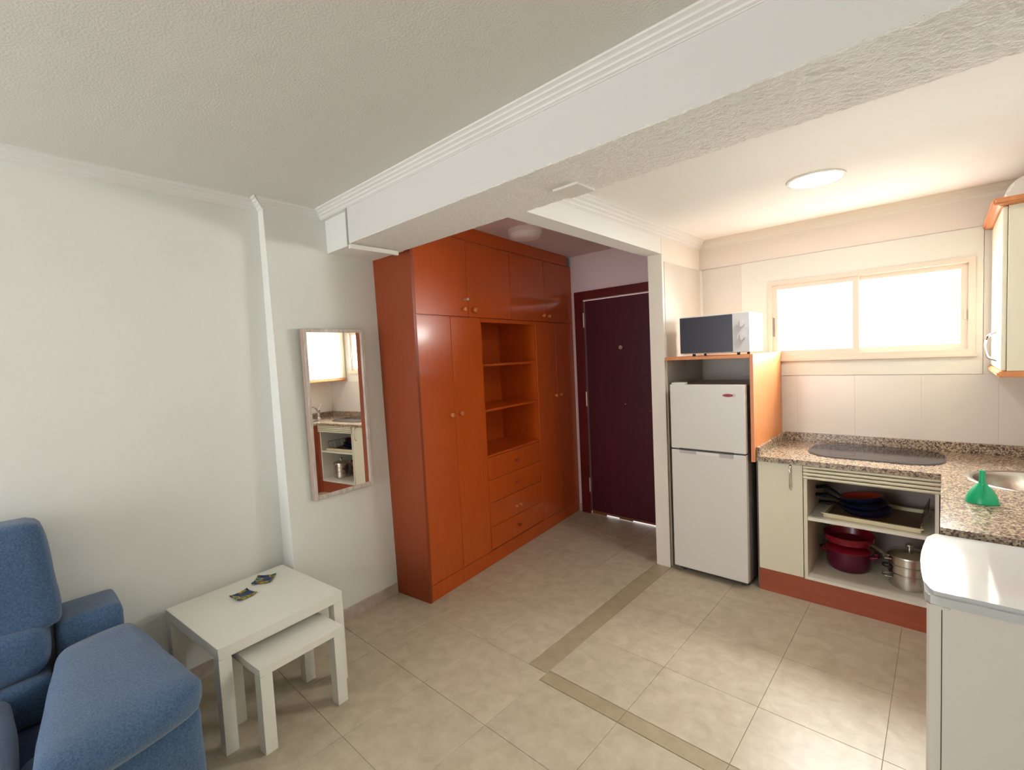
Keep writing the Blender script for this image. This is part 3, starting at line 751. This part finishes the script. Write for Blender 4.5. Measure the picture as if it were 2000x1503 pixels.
bmesh.ops.bevel(bm, geom=es, offset=.012, segments=4, affect='EDGES')
mesh_obj('top_cover', bm, M['washtop'], wmn, smooth=True, wn=True)
box('cover_seam', (wx0+.006, wy0+.003, .820), (wx1, wy1-.002, .828), M['seam'], wmn)
bm = new(); extr(bm, [(wx0+.046, .815), (wx1, .815), (wx1, .828), (wx0+.056, .828)], 1, wy0-.003, wy0+.002)
mesh_obj('cover_step', bm, M['wash'], wmn)
box('side_seam', (wx0+.0315, wy0-.0006, .03), (wx0+.0335, wy0+.004, .812), M['seam'], wmn)
for x in (wx0+.06, wx1-.05):
    for y in (wy0+.05, wy1-.05): mesh_obj('foot', cyl(new(), (x, y, 0), .02, .022, n=14), M['blk'], wmn)

# ---------------------------------------------------------------- wall cabinet and water heater
wc = thing('wall_cabinet', 'cream wall cabinet with beech trims at right of the window', 'cabinet')
cx0, cy0, cy1, cz0, cz1 = 3.030, 4.445, YW-.014, 1.405, 2.178
box('carcass', (cx0+.02, cy0, cz0), (XR-.002, cy1, cz1), M['cream'], wc, bev=.002, seg=1)
cd = box('door', (cx0, cy0+.002, cz0+.002), (cx0+.0185, cy1-.004, cz1-.002), M['cream'], wc, bev=.006, seg=3)
loop_handle((cx0, 4.68, 1.590), (cx0, 4.68, 1.450), (-1, 0, 0), 'handle', cd, bow=.042)
bm = new(); extr(bm, [(cx0-.012, cy1), (cx0-.012, cy0-.004), (cx0-.004, cy0-.012), (XR-.002, cy0-.012), (XR-.002, cy1)], 2, cz0-.028, cz0-.001)
bmesh.ops.bevel(bm, geom=bm.edges[:], offset=.006, segments=2, affect='EDGES')
mesh_obj('bottom_trim', bm, M['oak'], wc, smooth=True, wn=True)
bm = new(); extr(bm, [(cx0-.038, cy1), (cx0-.038, cy0-.03), (cx0-.03, cy0-.038), (XR-.002, cy0-.038), (XR-.002, cy1)], 2, cz1+.004, cz1+.034)
bmesh.ops.bevel(bm, geom=bm.edges[:], offset=.008, segments=2, affect='EDGES')
mesh_obj('top_trim', bm, M['oak'], wc, smooth=True, wn=True)
bm = new(); prism(bm, [(cx0-.006, cy1, cz1), (cx0-.006, cy0-.006, cz1), (XR-.004, cy0-.006, cz1), (XR-.004, cy1, cz1)], [(cx0-.026, cy1, cz1+.008), (cx0-.026, cy0-.026, cz1+.008), (XR-.004, cy0-.026, cz1+.008), (XR-.004, cy1, cz1+.008)])
mesh_obj('trim_neck', bm, M['oak'], wc)
wh = thing('rounded_box', 'white rounded box standing on top of the wall cabinet', 'box')
bm = new()
bm = extr(bm, [(3.05, cz1+.035), (3.05, 2.262)] + [(3.05+.13*(1-math.cos(R(a))), 2.262+.085*math.sin(R(a))) for a in range(10, 91, 10)] + [(XR-.01, 2.352), (XR-.01, cz1+.035)], 1, 4.60, 5.06)
bmesh.ops.bevel(bm, geom=[e for e in bm.edges if all(v.co.y < 4.61 for v in e.verts)], offset=.012, segments=3, affect='EDGES')
mesh_obj('casing', bm, M['white'], wh, smooth=True)
box('casing_foot', (3.07, 4.62, cz1+.0345), (XR-.02, 5.04, cz1+.038), M['white'], wh)

# ---------------------------------------------------------------- nest of white tables
def table(name, label, corner, a, lx, ly, h, leg, tt):
    """corner: near right footprint corner; local x to the left(-), y away"""
    t = thing(name, label, 'table', (corner[0], corner[1], 0), a, 'nest of two white tables')
    box('tabletop', (-lx, 0, h-tt), (0, ly, h), M['white'], t, bev=.0015, seg=1)
    for x in (-lx, -leg):
        for y in (0, ly-leg): box('leg', (x, y, 0), (x+leg, y+leg, h-tt), M['white'], t, bev=.001, seg=1)
    return t
table('side_table', 'larger white square-legged side table against the left wall', (.655, 1.738), R(5.6), .588, .572, .457, .05, .05)
table('side_table', 'smaller white nesting table tucked under the larger one', (.782, 1.846), R(5.6), .33, .385, .366, .05, .035)
def dish(label, loc, a, s):
    t = new(); n = 12; top = []; 
    for k in range(2):
        g = []
        for i in range(n+1):
            row = []
            for j in range(n+1):
                u, v = i/n*2-1, j/n*2-1
                x, y = u*s/2*(1-.06*(1-v*v)), v*s/2*(1-.06*(1-u*u))
                z = .0035 + .005*(u*u*v*v)**1.2 + .0045*max(abs(u), abs(v))**4 + (0 if k else .003) - .0025*k
                row.append(t.verts.new((x, y, z)))
            g.append(row)
        for i in range(n):
            for j in range(n): t.faces.new((g[i][j], g[i+1][j], g[i+1][j+1], g[i][j+1]))
        top.append(g)
    for i in range(n):
        for q in (0, n):
            t.faces.new((top[0][i][q], top[0][i+1][q], top[1][i+1][q], top[1][i][q]))
            t.faces.new((top[0][q][i], top[0][q][i+1], top[1][q][i+1], top[1][q][i]))
    o = mesh_obj('glass_dish', t, M['glassdish'], None, smooth=True, loc=loc, rz=a)
    return tag(o, label, 'dish', 'small square glass dishes on the white table')
dish('small square teal and amber glass dish nearer the sofa', (.247, 1.968, .4565), R(12), .088)
dish('small square dark blue and yellow glass dish nearer the wall corner', (.148, 2.102, .4565), R(52), .094)

# ---------------------------------------------------------------- sofa
sf = thing('sofa', 'blue plush recliner sofa against the left wall, cut by the frame edge', 'sofa')
def puff(name, corners, r, bulge, m, parent=sf, n=14, dent=None):
    """8 corners: bottom quad then top quad (counter-clockwise); rounded and inflated box"""
    bm = new(); bmesh.ops.create_cube(bm, size=2)
    bmesh.ops.subdivide_edges(bm, edges=bm.edges[:], cuts=n, use_grid_fill=True)
    c = [Vector(p) for p in corners]
    sx = ((c[1]-c[0]).length+(c[5]-c[4]).length)/2; sy = ((c[3]-c[0]).length+(c[7]-c[4]).length)/2; sz = ((c[4]-c[0]).length+(c[6]-c[2]).length)/2
    sz3 = Vector((sx, sy, sz))/2
    for v in bm.verts:
        p = v.co.copy(); q = Vector([p[i]*sz3[i] for i in range(3)])
        inner = Vector([max(-(sz3[i]-r), min(sz3[i]-r, q[i])) for i in range(3)])
        dlt = q-inner
        if dlt.length > 1e-6: q = inner+dlt.normalized()*r
        u = Vector([q[i]/sz3[i] for i in range(3)])
        k = [(1-u[(i+1) % 3]**2)*(1-u[(i+2) % 3]**2) for i in range(3)]
        w = Vector([u[i]*(1+bulge[i]*max(0, k[i])/sz3[i]) for i in range(3)])
        a, b, g = [(w[i]+1)/2 for i in range(3)]
        bot = c[0]*(1-a)*(1-b)+c[1]*a*(1-b)+c[2]*a*b+c[3]*(1-a)*b
        tp_ = c[4]*(1-a)*(1-b)+c[5]*a*(1-b)+c[6]*a*b+c[7]*(1-a)*b
        pos = bot*(1-g)+tp_*g
        pos += Vector((1, 1, 1))*.004*mn.noise(pos*9)
        v.co = pos
    return mesh_obj(name, bm, m, parent, smooth=True)
F_ = M['sofa']
def q8(x0, x1, y0, y1, z0, z1, top=None):
    b = [(x0, y0, z0), (x1, y0, z0), (x1, y1, z0), (x0, y1, z0)]
    t_ = top or [(x0, y0, z1), (x1, y0, z1), (x1, y1, z1), (x0, y1, z1)]
    return b+t_
XW0 = .06
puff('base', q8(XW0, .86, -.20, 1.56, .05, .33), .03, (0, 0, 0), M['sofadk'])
puff('armrest', q8(XW0, .30, 1.30, 1.505, .06, .64), .025, (.006, .004, .008), F_)
# back cushions
puff('back_cushion', [(XW0, .74, .64), (.33, .74, .64), (.33, 1.325, .64), (XW0, 1.325, .64), (XW0, .74, 1.035), (.23, .74, 1.035), (.23, 1.290, 1.035), (XW0, 1.290, 1.035)], .038, (.015, .008, .008), F_)
puff('back_cushion', [(XW0, .12, .60), (.36, .12, .60), (.36, .73, .60), (XW0, .73, .60), (XW0, .14, 1.03), (.26, .14, 1.03), (.26, .73, 1.03), (XW0, .73, 1.03)], .05, (.03, .01, .012), F_)
puff('lumbar_cushion', [(.12, .78, .48), (.41, .78, .48), (.38, 1.265, .50), (.12, 1.285, .50), (.12, .78, .69), (.36, .78, .70), (.35, 1.27, .665), (.12, 1.29, .66)], .045, (.02, .01, .006), F_)
puff('seat_back_fill', q8(.10, .40, .62, 1.275, .33, .50), .03, (.01, 0, 0), F_)
# T-shaped seat cushion reaching round the armrest
puff('seat_cushion', [(.33, 1.28, .40), (1.03, 1.19, .395), (.925, 1.625, .40), (.30, 1.535, .41),
                      (.33, 1.29, .565), (1.035, 1.19, .535), (.93, 1.63, .525), (.29, 1.53, .572)], .045, (.05, .004, .010), F_)
puff('seat_cushion', q8(.42, .97, .56, 1.165, .33, .51), .05, (.03, .01, .012), F_)
puff('seat_cushion', q8(.40, .93, -.14, .55, .33, .50), .05, (.03, .01, .012), F_)
puff('front_panel', q8(.72, .925, 1.17, 1.615, .06, .42), .04, (.03, .005, 0), F_)
puff('front_panel', q8(.72, .88, -.14, 1.10, .06, .32), .04, (.03, .01, 0), F_)
for x in (.14, .8):
    for y in (-.1, 1.5): mesh_obj('foot', cyl(new(), (x, y, 0), .02, .07, n=14), M['blk'], sf)
